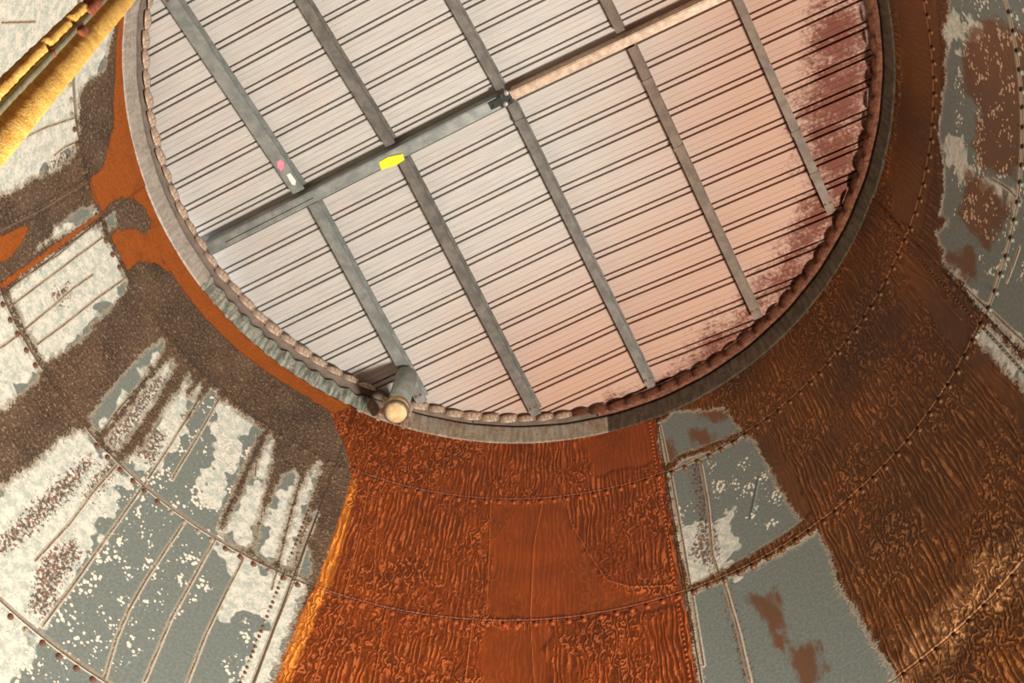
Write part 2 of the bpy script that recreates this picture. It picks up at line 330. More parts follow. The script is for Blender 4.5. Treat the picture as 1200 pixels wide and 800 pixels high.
RIDGE = [
 [(-20, 279), (0, 269), (50, 244), (102, 212)],
 [(1047, 330), (1075, 362), (1110, 400), (1130, 422), (1160, 455), (1185, 490), (1200, 520), (1230, 580)], [(895, 495), (920, 530), (940, 565), (958, 604)], [(905, 492), (940, 520), (965, 545)],
 [(960, 606), (1000, 660), (1040, 710), (1062, 760)], [(1000, 330), (1020, 365), (1035, 390)], [(1012, 372), (1040, 410), (1060, 440), (1085, 470)], [(1005, 395), (1040, 450), (1070, 490)],
 [(662, 585), (670, 615), (690, 650), (712, 682), (740, 690), (785, 688)], [(575, 590), (573, 660), (570, 722)], [(635, 592), (626, 640), (622, 725), (626, 800)], [(658, 520), (661, 585)],
 [(445, 570), (437, 690)], [(433, 565), (418, 640), (403, 698)], [(452, 715), (438, 800)], [(404, 705), (380, 760), (368, 800)], [(770, 560), (783, 640), (790, 680)], [(555, 720), (545, 800)],
 [(1050, 305), (1090, 330), (1130, 375)], [(1085, 480), (1120, 520), (1150, 580)], [(1100, 450), (1140, 485), (1170, 520)], [(880, 610), (890, 560)],
]
SMOOTH = [[(576, 590), (661, 588), (672, 618), (692, 655), (715, 686), (740, 700), (800, 700), (800, 712), (700, 722), (572, 724)], [(570, 735), (640, 735), (640, 860), (560, 860)], [(680, 515), (768, 490), (775, 540), (700, 560)],
 [(1050, 300), (1085, 320), (1145, 380), (1130, 420), (1090, 370)], [(1146, 402), (1200, 460), (1230, 500), (1230, 560), (1190, 490), (1135, 425)], [(880, 515), (905, 500), (955, 600), (940, 612)], [(1050, 0), (1100, 0), (1100, 150), (1080, 270), (1050, 260), (1040, 200)]]
SAND = [[(1060, 790), (1085, 735), (1110, 700), (1150, 655), (1200, 630), (1260, 630), (1260, 720), (1190, 720), (1150, 730), (1110, 800)]]
SEAM = [0.4341+2*math.pi/7*j+0.021 for j in range(-4, 4)]
BANDS = [0.0, 0.4599, 1.3112, 2.3047, 3.30, 5.20, RIM_Z-0.001]

def surface_point(th, s, off):
    R = R0+SLOPE*s-off
    return np.stack([R*np.sin(th), R*np.cos(th), RIM_Z-s+0*th], -1)
wall = tag(empty('wall_shell', (0, 0, 0)), 'round tapering shell of bolted galvanised steel sheets coated in rust and residue', None, None, 'structure')
def vnoise(u, s, f, seed):
    g = np.random.default_rng(seed).random((256, 256)); x, y = u*f+100, s*f+100
    i, j = np.floor(x).astype(int), np.floor(y).astype(int); a, b = x-i, y-j; a = a*a*(3-2*a); b = b*b*(3-2*b)
    G = lambda p, q: g[p % 256, q % 256]
    return (G(i, j)*(1-a)+G(i+1, j)*a)*(1-b)+(G(i, j+1)*(1-a)+G(i+1, j+1)*a)*b
panels = {}
for k in range(len(BANDS)-1):
    s0, s1 = BANDS[k], BANDS[k+1]
    for j in range(7):
        a, b = SEAM[j], SEAM[j+1]
        fine = k < 4 and 1 <= j <= 5
        if k == 3 and j in (1, 5): fine = False
        st = 0.0075 if fine else 0.12
        n = max(4, int((b-a)*UM/st)); m = max(4, int((s1-s0)/st))
        th = np.linspace(a, b, n+1); s = np.linspace(s0, s1, m+1)
        # folded edges that close the joint behind the sheet
        th2 = np.concatenate([[a+0.0005], th, [b-0.0005]]); s2 = np.concatenate([[s0+0.001], s, [s1-0.001]])
        TH, SS = np.meshgrid(th2, s2, indexing='ij'); U = TH*UM
        z0 = 0.0*U
        A = {}
        zn = poly_sd(U, SS, ZINC); A['zn'] = zn
        A['wht'] = sst(poly_sd(U, SS, PALE)+(vnoise(U, SS, 14, 21)-.5)*.12+(vnoise(U, SS, 35, 22)-.5)*.06, -0.03, 0.05); A['dk'] = sst(poly_sd(U, SS, DARK), -0.06, 0.02)
        A['spt'] = sst(poly_sd(U, SS, DOTS), -0.04, 0.02)
        A['org'] = poly_sd(U, SS, ORANGE)
        fire = sst(poly_sd(U, SS, FIRE)+(vnoise(U, SS, 30, 3)-.5)*.02, -0.004, 0.004); amber = sst(poly_sd(U, SS, AMBER), -0.01, 0.02)
        right = sst(TH, 0.43, 0.46); stn = sst(poly_sd(U, SS, STAIN_R), -0.10, 0.10)
        edge = np.minimum(np.minimum(TH-a, b-TH)*UM+0.0*SS, 9)
        ring = np.minimum(SS-s0 if k else 9, s1-SS)
        A['lnd'] = np.minimum(line_d(U, SS, CRACK), np.minimum(ring, edge)+0.0005)
        A['rdg'] = line_d(U, SS, RIDGE)
        A['stk'] = np.maximum(fire, right)
        v1 = vnoise(U, SS, 3.1, 11)[..., None]; v2 = vnoise(U, SS, 9.0, 12)[..., None]
        c_left = lin((104, 82, 64))*(1-v1*.35)+lin((86, 76, 70))*(v1*.35)
        c_left = c_left*(0.62+0.66*v2)
        c_fire = lin((132, 58, 14))*(0.85+0.3*v2)
        c_amb = lin((200, 116, 40))
        c_right = lin((78, 46, 18))*(1-v1)+lin((116, 64, 18))*v1
        tint = c_left*(1-right[..., None])+c_right*right[..., None]
        tint = tint*(1-fire[..., None])+c_fire*fire[..., None]
        tint = tint*(1-amber[..., None])+c_amb*amber[..., None]
        A['flm'] = stn
        A['smo'] = sst(poly_sd(U, SS, SMOOTH)+(vnoise(U, SS, 20, 31)-.5)*.05, -0.02, 0.02)
        sand = (sst(poly_sd(U, SS, SAND)+(vnoise(U, SS, 9, 41)-.5)*.25, -0.05, 0.05)*vnoise(U, SS, 40, 42))[..., None]
        tint = tint*(1-sand)+lin((176, 124, 78))*sand
        # relief that is thick enough to be geometry: crust, runs, lapped sheets
        off = 0.003*sst(-zn, -0.004, 0.006)*(1-sst(-zn, 0.25, 0.29)*0.0) + 0.004*sst(0.007-A['rdg'], 0, 0.006)
        off = off + 0.0015*(vnoise(U, SS, 22, 8)-.5)*(zn < 0)
        lap = 0.007*np.clip((SS-s0)/(s1-s0), 0, 1)*(1 if k < 5 else 0) + 0.005*np.clip((TH-a)/(b-a), 0, 1)
        off = off+lap
        sk = np.zeros_like(U); sk[0] = sk[-1] = 1; sk[:, 0] = sk[:, -1] = 1
        off = np.where(sk > 0, -0.02, off)
        V = surface_point(TH, SS, off)
        A = {q: np.broadcast_to(v, U.shape) for q, v in A.items()}
        surfc = np.stack([U, SS, z0], -1)
        p = grid_mesh('panel', V[:, ::-1], M_SHELL, wall, True, {q: v[:, ::-1] for q, v in A.items()}, None, {'tint': tint[:, ::-1], 'surf': surfc[:, ::-1]})
        panels[k, j] = p

# bolts
def bolt_mesh(name, r, mat):
    vs, fs = [], []
    prof = [(r*1.25, 0.0), (r*1.25, r*0.18), (r*0.8, r*0.22), (r*0.74, r*0.75), (r*0.35, r*0.92)]
    for q, (rr, h) in enumerate(prof):
        for i in range(8 if q < 2 else 6) if False else range(8):
            a = 2*math.pi*i/8; vs.append((rr*math.cos(a), rr*math.sin(a), h))
    for q in range(len(prof)-1):
        for i in range(8): fs.append((q*8+i, q*8+(i+1) % 8, (q+1)*8+(i+1) % 8, (q+1)*8+i))
    fs.append(tuple(range(len(prof)*8-8, len(prof)*8)))
    me = bpy.data.meshes.new(name); me.from_pydata(vs, [], fs); me.materials.append(mat); return me
BM = {(q, c): bolt_mesh('bolt', r, mt) for q, r in (('b', 0.0125), ('s', 0.0075)) for c, mt in (('r', M_BOLT), ('o', M_BOLT_O), ('p', M_BOLT_P), ('b', M_BOLT_B), ('c', M_BOLT_C), ('g', M_BOLT_G))}
FIRE_S = [on_shell(FIRE[0])]
def bolt(kind, th, s, k, j):
    s0, s1 = BANDS[k], BANDS[k+1]; a, b = SEAM[j], SEAM[j+1]
    lap = 0.007*(s-s0)/(s1-s0)+0.005*(th-a)/(b-a)
    R = R0+SLOPE*s-lap-0.0015
    n = np.array([-math.sin(th), -math.cos(th), -SLOPE]); n /= np.linalg.norm(n)
    sd = poly_sd(np.array([th*UM]), np.array([s]), FIRE)[0]
    zz = poly_sd(np.array([th*UM]), np.array([s]), ZINC)[0]
    c = 'o' if sd > 0 else 'b' if (zz < 0.004 and th > 0.43) else 'c' if zz < 0.004 else 'g' if th > 1.2 else ('r' if (random.random() < 0.6 or th > 0.45) else 'p')
    o = bpy.data.objects.new('bolt', BM[kind, c]); col.objects.link(o); o.parent = panels[k, j]
    q = Vector(n).to_track_quat('Z', 'Y'); o.rotation_mode = 'QUATERNION'; o.rotation_quaternion = q
    o.location = (R*math.sin(th), R*math.cos(th), RIM_Z-s)
for k in (1, 2, 3):
    s = BANDS[k]+0.026; stp = 0.082
    for j in range(1, 6):
        a, b = SEAM[j], SEAM[j+1]; cnt = int((b-a)*R0*1.15/stp)
        for i in range(cnt):
            th = a+(i+0.5)*(b-a)/cnt+random.uniform(-.002, .002)
            if k == 3 and not (-1.05 < th < -0.5 or 0.5 < th < 1.15): continue
            if abs(th) > 2.0: continue
            bolt('b', th, s+random.uniform(-.002, .002), k, j)
for j in (2, 3, 4):                                  # dense rows along the upright laps
    for k in (0, 1, 2):
        s0, s1 = BANDS[k], BANDS[k+1]; cnt = int((s1-s0-0.05)/0.031)
        for i in range(cnt):
            s = s0+0.035+i*0.031
            if s > 2.25 or (j == 3 and s > 1.85): continue
            bolt('s', SEAM[j+1]-0.021, s, k, j)
# ------------------------------------------------------------------ floor
vs = [(3.86*math.cos(2*math.pi*i/64), 3.86*math.sin(2*math.pi*i/64), z) for z in (0, -0.15) for i in range(64)]
fl = mesh_obj('floor', vs, [tuple(range(64)), tuple(range(127, 63, -1))]+[(i, 64+i, 64+(i+1) % 64, (i+1) % 64) for i in range(64)], M_CONC)
tag(fl, 'round concrete floor at the foot of the shell', None, None, 'structure')

# ------------------------------------------------------------------ roof directions
BA = math.radians(-27.4)
ua = np.array([math.cos(BA), math.sin(BA)]); ub = np.array([-ua[1], ua[0]])   # along the ridge, across it (ub towards picture bottom)
if ub[1] < 0: ub = -ub
def roof_z(a, b): return RIM_Z+0.47-0.24*np.abs(b)/1.95-0.12*np.abs(a)/1.95
def ab(p): return float(p[:2] @ ua), float(p[:2] @ ub)
RO = at_height(592, 117, RIM_Z+0.36)[:2]          # centre joint of the frame
RO = np.array([0.0, 0.0])*0.3+RO*0.7

# ------------------------------------------------------------------ roof sheets
def sheet_material():
    t = NT('painted_ribbed_sheet'); v = t.obj(); st = t.attr('stain')
    lp = t.vmul(t.attr('surf', True), (1.5, 24.0, 1.0))
    s1 = t.noise(lp, 3.0, 5, 0.6); s2 = t.math('ADD', t.math('MULTIPLY', t.noise(v, 7, 5, 0.7), 0.5), t.math('MULTIPLY', t.noise(v, 55, 4, 0.75), 0.5)); s3 = t.noise(v, 5, 4)
    c = t.mix(t.step(s1, 0.35, 0.7), rgba((182, 178, 172)), rgba((196, 191, 184)))
    c = t.mix(t.math('MULTIPLY', t.step(s3, 0.5, 0.75), 0.3), c, rgba((200, 180, 165)))
    warm_bounce = t.step(t.math('ADD', st, t.math('MULTIPLY', t.math('SUBTRACT', s1, 0.5), 0.8)), -4.6, 0.2)
    c = t.mix(t.math('MULTIPLY', warm_bounce, 0.8), c, rgba((172, 128, 104)))  # warm bounce from the rusty walls painted into the sheets, fading away from the stain
    f = t.step(t.math('ADD', st, t.math('ADD', t.math('MULTIPLY', t.math('SUBTRACT', s2, 0.5), 3.2), t.math('MULTIPLY', t.math('SUBTRACT', s1, 0.5), 0.8))), 0.35, 1.05)
    c = t.mix(t.math('MULTIPLY', f, 0.9), c, rgba((92, 34, 14)))
    t.bump(s1, 0.05, 0.002); t.b.inputs['Specular IOR Level'].default_value = 0.15
    return t.out(c, 0.65, 0.0)
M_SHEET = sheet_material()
ceil = tag(empty('ceiling', (0, 0, RIM_Z)), 'shallow roof of ribbed metal sheets over the round opening', None, None, 'structure')
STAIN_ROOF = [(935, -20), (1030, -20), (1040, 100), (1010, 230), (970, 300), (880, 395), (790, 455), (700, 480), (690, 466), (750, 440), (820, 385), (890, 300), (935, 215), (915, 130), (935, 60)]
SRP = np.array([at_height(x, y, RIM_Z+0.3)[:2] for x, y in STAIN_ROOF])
def sd2(X, Y, P):
    ins = np.zeros(X.shape, bool); dd = np.full(X.shape, 9.0)
    for (x0, y0), (x1, y1) in zip(P, np.roll(P, -1, 0)):
        c = ((y0 > Y) != (y1 > Y)); ins ^= c & (X < (x1-x0)*(Y-y0)/(y1-y0+1e-12)+x0)
        ex, ey = x1-x0, y1-y0; q = np.clip(((X-x0)*ex+(Y-y0)*ey)/(ex*ex+ey*ey), 0, 1)
        dd = np.minimum(dd, (X-x0-q*ex)**2+(Y-y0-q*ey)**2)
    dd = np.sqrt(dd); return np.where(ins, dd, -dd)
PITCH = 0.1425; RIBS = 5
unit = [(0.0, 0), (0.0285, 0), (0.0300, 0.002), (0.0315, 0), (0.0575, 0), (0.0590, 0.002), (0.0605, 0), (0.0860, 0),
        (0.0880, 0.026), (0.0965, 0.028), (0.0985, 0.003), (0.1180, 0.003), (0.1200, 0.028), (0.1285, 0.026), (0.1305, 0)]
PHASE = {1: 0.083, -1: 0.133}
for sb in (-1, 1):
    for sa in (-1, 1):
        for q in range(3):
            prof = []
            for r in range(RIBS):
                for (x, h) in unit: prof.append((q*RIBS*PITCH+r*PITCH+x+PHASE[sb]-PITCH, h))
            prof.append(((q+1)*RIBS*PITCH+0.020+PHASE[sb]-PITCH, 0.0)); prof = [(0.0, 0.0)]*(q == 0)+[p_ for p_ in prof if p_[0] > 0.002]; prof = [(x, h+0.002*(2-q)-0.002) for x, h in prof]
            bb = np.array([x for x, h in prof]); hh = np.array([h for x, h in prof])
            if sb < 0: bb, hh = bb, hh
            if bb[0] > 2.0: continue
            L = math.sqrt(max(2.13**2-bb[0]**2, 0.3)); aa = np.linspace(-0.02, L, int(L/0.035))
            Bq, Aq = np.meshgrid(bb*sb, aa*sa, indexing='ij')
            Z = roof_z(Aq, Bq)+hh[:, None]+(0.001 if sa > 0 else 0)
            X = RO[0]+Aq*ua[0]+Bq*ub[0]; Y = RO[1]+Aq*ua[1]+Bq*ub[1]
            V = np.stack([X, Y, Z-RIM_Z], -1)
            if sa*sb > 0: V = V[::-1]; X2, Y2, A2, B2 = X[::-1], Y[::-1], Aq[::-1], Bq[::-1]
            else: X2, Y2, A2, B2 = X, Y, Aq, Bq
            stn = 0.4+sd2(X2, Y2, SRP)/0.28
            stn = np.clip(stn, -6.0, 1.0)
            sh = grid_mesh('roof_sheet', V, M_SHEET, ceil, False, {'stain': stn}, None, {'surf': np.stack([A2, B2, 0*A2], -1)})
            md = sh.modifiers.new('thickness', 'SOLIDIFY'); md.thickness = 0.0012; md.offset = 0 

# ------------------------------------------------------------------ roof frame
def place(o, a, b, z, ang):
    o.location = (RO[0]+a*ua[0]+b*ub[0], RO[1]+a*ua[1]+b*ub[1], z); o.rotation_euler = (0, 0, ang)
def sweep(name, sec, p0, p1, side, mat, parent=None, nseg=1):
    """sweep a closed section (x across, z up) from p0 to p1"""
    p0, p1 = np.array(p0, float), np.array(p1, float); side = np.array(side, float); side /= np.linalg.norm(side)
    upv = np.array([0, 0, 1.0]); n = len(sec); vs = []; fs = []
    for q in range(nseg+1):
        c = p0+(p1-p0)*q/nseg
        for x, z in sec: vs.append(c+side*x+upv*z)
    for q in range(nseg):
        for i in range(n): fs.append((q*n+i, q*n+(i+1) % n, (q+1)*n+(i+1) % n, (q+1)*n+i))
    fs.append(tuple(range(n-1, -1, -1))); fs.append(tuple(nseg*n+i for i in range(n)))
    return mesh_obj(name, vs, fs, mat, parent)
def c_section(w, h, t=0.004, lip=0.016):
    return [(-w/2, 0), (w/2, 0), (w/2, lip), (w/2-t, lip), (w/2-t, t), (-w/2+t, t), (-w/2+t, h-t), (w/2, h-t), (w/2, h), (-w/2, h)]
def wpt(a, b, z): return (RO[0]+a*ua[0]+b*ub[0], RO[1]+a*ua[1]+b*ub[1], z)
RAF = [  # photograph points on each rafter, upper half then lower half
 ((280, 120), (418, 332)), ((407, 88), (553, 342)), ((560, 56.7), (700, 325)), ((719, 20), (815, 215)), ((905, 90), (945, 182))]
names = ['second rafter', 'x']
up_lab = ['grey rafter with a pink sticker, above the ridge beam at the left',
          'grey steel rafter above the yellow tape, upper side of the ridge beam',
          'grey steel rafter running up from the bolted centre joint, upper side of the ridge beam',
          'short grey steel rafter reaching up from the ridge beam, right of the centre joint', None]
lo_lab = ['grey steel rafter running down from the ridge beam to the vertical pipe stub',
          'grey steel rafter running down from the ridge beam just below the yellow tape',
          'grey steel rafter running down from the bolted centre joint to the rim',
          'grey brown steel rafter with lap joints, second from the rust-stained right edge',
          'brown rafter nearest the rust-stained right edge of the roof']
HR = 0.085
for i, (pu, pl) in enumerate(RAF):
    mat = M_GALV if i == 0 else M_GALV_D if i < 3 else M_BRONZE
    for side, px, lab in ((-1, pu, up_lab[i]), (1, pl, lo_lab[i])):
        if lab is None: continue
        a, b = 0, 0.5
        for _ in range(6):
            P = at_height(px[0], px[1], roof_z(a, b)-HR); a, b = ab(np.array([P[0]-RO[0], P[1]-RO[1]]))
        bend = side*(math.sqrt(max(1.855**2-a*a, 0.1)))
        w_ = 0.074 if (i == 0 and side < 0) else (0.064, 0.060, 0.050, 0.050, 0.046)[i]
        ro = empty('rafter', wpt(a, 0, RIM_Z+0.3)); tag(ro, lab, 'rafter', 'rafters of the roof frame')
        b0 = side*0.05
        z0, z1 = roof_z(a, b0)-HR-0.002, roof_z(a, bend)-HR-0.002
        loc = np.array(ro.location)
        sec = c_section(w_, HR)
        sd_ = ua if True else -ua
        o = sweep('channel', sec, np.array(wpt(a, b0, z0))-loc, np.array(wpt(a, bend, z1))-loc, (ua[0], ua[1], 0), mat, ro, 1)
        # lap plates / clips along the rafter
        if i >= 2 and side == 1:
            for fr in ((0.06,) if i == 2 else (0.12, 0.36) if i == 3 else (0.62, 0.82)):
                bb = b0+(bend-b0)*fr; zz = roof_z(a, bb)-HR-0.006
                sweep('clip', [(-w_/2-0.004, 0), (w_/2+0.004, 0), (w_/2+0.004, 0.03), (-w_/2-0.004, 0.03)], np.array(wpt(a, bb-0.012, zz))-loc, np.array(wpt(a, bb+0.012, zz))-loc, (ua[0], ua[1], 0), mat, ro)
        if i == 3 and side == 1:
            pass
        # bolts at the rim end
        for q in (-0.015, 0.015):
            bo = bpy.data.objects.new('bolt', BM['s', 'r']); col.objects.link(bo); bo.parent = ro
            bo.rotation_euler = (math.pi, 0, 0); bo.location = Vector(np.array(wpt(a+q, bend-side*0.05, z1+0.0))-loc) + Vector((0, 0, abs(roof_z(a, bend)-roof_z(a, b0))/max(abs(bend-b0), .1)*0.05))
# ridge beam: two lengths meeting at the centre joint
HB = 0.125
M_BEAM_P = metal_mat('pale_lit_steel', (176, 150, 130), (214, 190, 164), 0.6, 0.1, 26)  # lit look of the right beam length painted in as a paler, pinker tone
for sa, lab, mat in ((-1, 'grey ridge beam length left of the centre joint, with yellow tape on it', M_GALV), (1, 'ridge beam length right of the centre joint, pale, with its bright lighting painted in', M_BEAM_P)):
    rb = empty('ridge_beam', wpt(0, 0, RIM_Z+0.3)); tag(rb, lab, 'beam', 'ridge beam lengths'); loc = np.array(rb.location)
    a0, a1 = sa*0.035, sa*1.93
    hw = 0.029 if sa < 0 else 0.020
    sec = [(-hw, 0), (hw, 0), (hw, HB), (-hw, HB)]
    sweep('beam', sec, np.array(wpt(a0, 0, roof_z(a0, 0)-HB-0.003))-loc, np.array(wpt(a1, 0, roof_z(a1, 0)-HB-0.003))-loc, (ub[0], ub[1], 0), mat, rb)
    e0 = a1*0.99
    # flat flange strip under the beam, standing a little proud
    sweep('flange', [(-hw+0.006, -0.005), (hw+0.008, -0.005), (hw+0.008, 0.001), (-hw+0.006, 0.001)], np.array(wpt(a0*1.2, 0, roof_z(a0*1.2, 0)-HB-0.003))-loc, np.array(wpt(e0, 0, roof_z(e0, 0)-HB-0.003))-loc, (ub[0], ub[1], 0), mat, rb)
    if sa < 0:
        g0, g1 = -1.22, -1.80
        sweep('slot', [(0.008, -0.0075), (0.012, -0.0075), (0.012, -0.002), (0.008, -0.002)], np.array(wpt(g0, 0, roof_z(g0, 0)-HB-0.003))-loc, np.array(wpt(g1, 0, roof_z(g1, 0)-HB-0.003))-loc, (ub[0], ub[1], 0), M_DARK, rb)
# centre joint bracket
cj = empty('centre_bracket', wpt(0, 0, RIM_Z+0.3)); tag(cj, 'small dark bolted bracket joining the beams at the roof centre', 'bracket'); loc = np.array(cj.location)
zc = roof_z(0, 0)-HB-0.02
sweep('plate', [(-0.036, 0), (0.036, 0), (0.036, 0.014), (-0.036, 0.014)], np.array(wpt(-0.042, 0, zc))-loc, np.array(wpt(0.034, 0, zc))-loc, (ub[0], ub[1], 0), M_DARK, cj)
sweep('strap', [(-0.02, 0), (0.02, 0), (0.02, 0.03), (-0.02, 0.03)], np.array(wpt(-0.095, 0.0, zc-0.004))-loc, np.array(wpt(-0.04, 0.0, zc-0.004))-loc, (ub[0], ub[1], 0), M_DARK, cj)
M_SHINY = metal_mat('bright_zinc_bolt', (200, 200, 196), (225, 225, 220), 0.25, 0.6, 40, 0.02)
bme = bolt_mesh('bolt', 0.010, M_SHINY); bmd = bolt_mesh('bolt', 0.011, M_DARK)
for a, b, me in ((-0.022, -0.022, bmd), (0.02, -0.026, bme), (-0.012, 0.026, bme), (0.022, 0.02, bmd), (-0.075, 0.004, bmd)):
    o = bpy.data.objects.new('bolt', me); col.objects.link(o); o.parent = cj; o.rotation_euler = (math.pi, 0, 0); o.location = Vector(np.array(wpt(a, b, zc))-loc)
# marks on the frame
def slab(name, pts, z, th, mat, label, cat):
    P = [at_height(x, y, z) for x, y in pts]; n = len(P); c = sum(P)/n
    vs = [tuple(p-c) for p in P]+[(p[0]-c[0], p[1]-c[1], -th) for p in P]
    o = mesh_obj(name, vs, [tuple(range(n)), tuple(range(2*n-1, n-1, -1))]+[(i, n+i, n+(i+1) % n, (i+1) % n) for i in range(n)], mat)
    o.location = c; tag(o, label, cat); return o
def beam_z(px, py, depth):
    a, b = 0, 0
    for _ in range(5):
        z = roof_z(a, b)-depth; P = at_height(px, py, z); a, b = ab(np.array([P[0]-RO[0], P[1]-RO[1]]))
    return z
slab('tape', [(444, 190), (454, 184), (472, 180), (474, 187), (465, 193), (447, 199)], beam_z(458, 189, HB)-0.010, 0.003, M_TAPE, 'bright yellow tape stuck on the ridge beam', 'tape')
slab('pink_mark', [(325, 189), (329, 187), (333, 190), (333, 197), (329, 200), (325, 196)], beam_z(329, 193, HR)-0.004, 0.003, M_PINK, 'small pink sticker on the upper left rafter', 'sticker')
slab('paper_label', [(335, 203), (339, 201), (347, 212), (346, 217), (342, 216)], beam_z(341, 209, HR)-0.004, 0.002, M_WHITE, 'small white paper label on the rafter beside the pink sticker', 'label')

# ------------------------------------------------------------------ collar round the opening
def arc_part(name, parent, prof, t0, t1, mat, nseg, wave=0.0, wl=0.1, smooth=True):
    th = np.linspace(t0, t1, nseg+1); pr = np.array(prof)
    TH = th[:, None]+0*pr[None, :, 0]; R = pr[None, :, 0]+wave*np.sin(TH*R0*2*math.pi/wl)*np.ones_like(pr[None, :, 0])
    V = np.stack([R*np.sin(TH), R*np.cos(TH), pr[None, :, 1]+0*TH], -1)
    return grid_mesh(name, V[:, ::-1], mat, parent, smooth)
def collar_material(name, c1, c2, c3, streak=1.0):
    t = NT(name); v = t.obj(); a = t.noise(v, 9, 5, 0.6); f = t.noise(v, 55, 5, 0.7); s = t.noise(t.vmul(v, (26, 26, 2)), 1.6, 4, 0.6)
    c = t.mix(t.step(s, 0.36, 0.64), rgba(c1), rgba(c2)); c = t.mix(t.step(t.math('ADD', f, t.math('MULTIPLY', a, 0.3)), 0.62, 0.85), c, rgba(c3))
    t.bump(f, 0.3, 0.003); return t.out(c, 0.6, 0.2)
M_COL_L = collar_material('collar_zinc', (96, 106, 98), (178, 180, 166), (120, 104, 88))
M_COL_P = collar_material('collar_pale', (160, 152, 142), (182, 174, 162), (140, 124, 110))
M_COL_B = collar_material('collar_stained', (128, 116, 100), (158, 148, 132), (136, 92, 60))
M_COL_R = collar_material('collar_brown', (60, 48, 36), (86, 72, 56), (50, 34, 22))
M_LIP = collar_material('lip_steel', (168, 140, 120), (226, 204, 180), (96, 70, 52))
M_LIP_R = collar_material('lip_rust', (96, 54, 34), (130, 80, 54), (60, 34, 22))
trim = tag(empty('trim_1', (0, 0, RIM_Z)), 'steel collar lining the round opening below the roof sheets', None, None, 'structure')
band = [(2.012, -0.02), (2.005, -0.012), (1.990, -0.006), (1.986, 0.0), (1.967, 0.122), (1.960, 0.130), (2.000, 0.131), (2.03, 0.172)]
band_l = [(2.012, -0.02), (2.004, -0.006), (1.996, 0.0), (1.978, 0.122), (1.974, 0.130), (2.005, 0.131), (2.03, 0.172)]
segs = [(-3.5, -1.62, M_COL_P, 0), (-1.620, -1.02, M_COL_P, 0), (-1.02, -0.42, M_COL_L, 1), (-0.42, 0.0, M_COL_B, 0), (0.0, 0.31, M_COL_B, 0), (0.31, 0.9, M_COL_R, 0), (0.9, 1.45, M_COL_R, 0), (1.45, 2.1, M_COL_R, 0), (2.1, 2.78, M_COL_R, 0)]
for t0, t1, mt, wv in segs:
    arc_part('collar_plate', trim, band_l if wv else band, t0, t1, mt, 24+int((t1-t0)*90), 0.010 if wv else 0.0012, 0.105 if wv else 0.3)
# the thin rim hoop above it
trim2 = tag(empty('trim_2', (0, 0, RIM_Z)), 'scalloped lip of turned-in sheet ends along the top of the collar', None, None, 'structure')
hoop = [(2.02, 0.146), (1.932, 0.147), (1.926, 0.162), (1.926, 0.195), (1.94, 0.215), (2.05, 0.225)]
for t0, t1, mt in ((-3.5, -0.1, M_LIP), (-0.096, 0.28, M_LIP), (0.284, 2.78, M_LIP_R)):
    arc_part('lip_strip', trim2, hoop, t0, t1, M_DARK if False else (M_BRONZE if mt is M_LIP else M_LIP_R), int((t1-t0)*60))
# one folded tab per corrugation end
def tab_mesh(name, ln_, mat, seed):
    r = random.Random(seed); vs, fs = [], []; n, m = 7, 5
    for i in range(n):
        for jx in range(m):
            x = (i/(n-1)-0.5)*ln_; q = jx/(m-1)
            bul = math.sin(math.pi*i/(n-1))**0.6
            y = -0.006-0.020*bul*math.sin(math.pi*q)**0.8-0.006*(i/(n-1)); z = (q-0.5)*0.082*(0.72+0.28*bul)+0.010*(i/(n-1)-0.5)+r.uniform(-.001, .001)
            vs.append((x, y, z))
    for i in range(n-1):
        for jx in range(m-1): fs.append((i*m+jx, (i+1)*m+jx, (i+1)*m+jx+1, i*m+jx+1))
    me = bpy.data.meshes.new(name); me.from_pydata(vs, [], fs); me.materials.append(mat)
    me.polygons.foreach_set('use_smooth', [True]*len(me.polygons)); return me
tabs = [tab_mesh('tab', 0.108, M_LIP, q) for q in range(3)]; tabs_r = [tab_mesh('tab', 0.108, M_LIP_R, q) for q in range(3)]
th = -1.95
while th < 1.95:
    if not (-0.40 < th < -0.30):
        me = (tabs if th < 0.20 else tabs_r)[random.randrange(3)]
        o = bpy.data.objects.new('tab', me); col.objects.link(o); o.parent = trim2
        R = 1.932+random.uniform(-.003, .003)
        o.location = (R*math.sin(th), R*math.cos(th), 0.160+random.uniform(-.003, .003))
        o.rotation_euler = (random.uniform(-.15, .15), random.uniform(-.10, .10), -th); sc = random.uniform(.9, 1.08); o.scale = (sc, 1, random.uniform(.85, 1.1))
    th += 0.056

# ------------------------------------------------------------------ vertical pipe stub by the rim
M_PIPE = metal_mat('grey_pipe', (120, 124, 118), (146, 150, 142), 0.5, 0.2, 20)
M_FOAM = metal_mat('cream_filler', (196, 164, 116), (220, 198, 156), 0.9, 0.0, 30, 0.6)
def lathe(name, prof, mat, parent=None, n=28, loc=(0, 0, 0), smooth=True):
    vs, fs = [], []; m = len(prof)
    for (r, z) in prof:
        for i in range(n): a = 2*math.pi*i/n; vs.append((r*math.cos(a), r*math.sin(a), z))
    for q in range(m-1):
        for i in range(n): fs.append((q*n+i, q*n+(i+1) % n, (q+1)*n+(i+1) % n, (q+1)*n+i))
    fs.append(tuple(range(n-1, -1, -1))); fs.append(tuple((m-1)*n+i for i in range(n)))
    o = mesh_obj(name, vs, fs, mat, parent, smooth); o.location = loc; return o
px_, py_ = -0.577, 1.648
ps = empty('pipe_stub', (px_, py_, RIM_Z-0.32)); tag(ps, 'short vertical grey pipe with a cream lower end at the rim below the left rafters', 'pipe')
lathe('pipe', [(0.058, 0.10), (0.063, 0.10), (0.063, 0.455), (0.058, 0.46)], M_PIPE, ps)
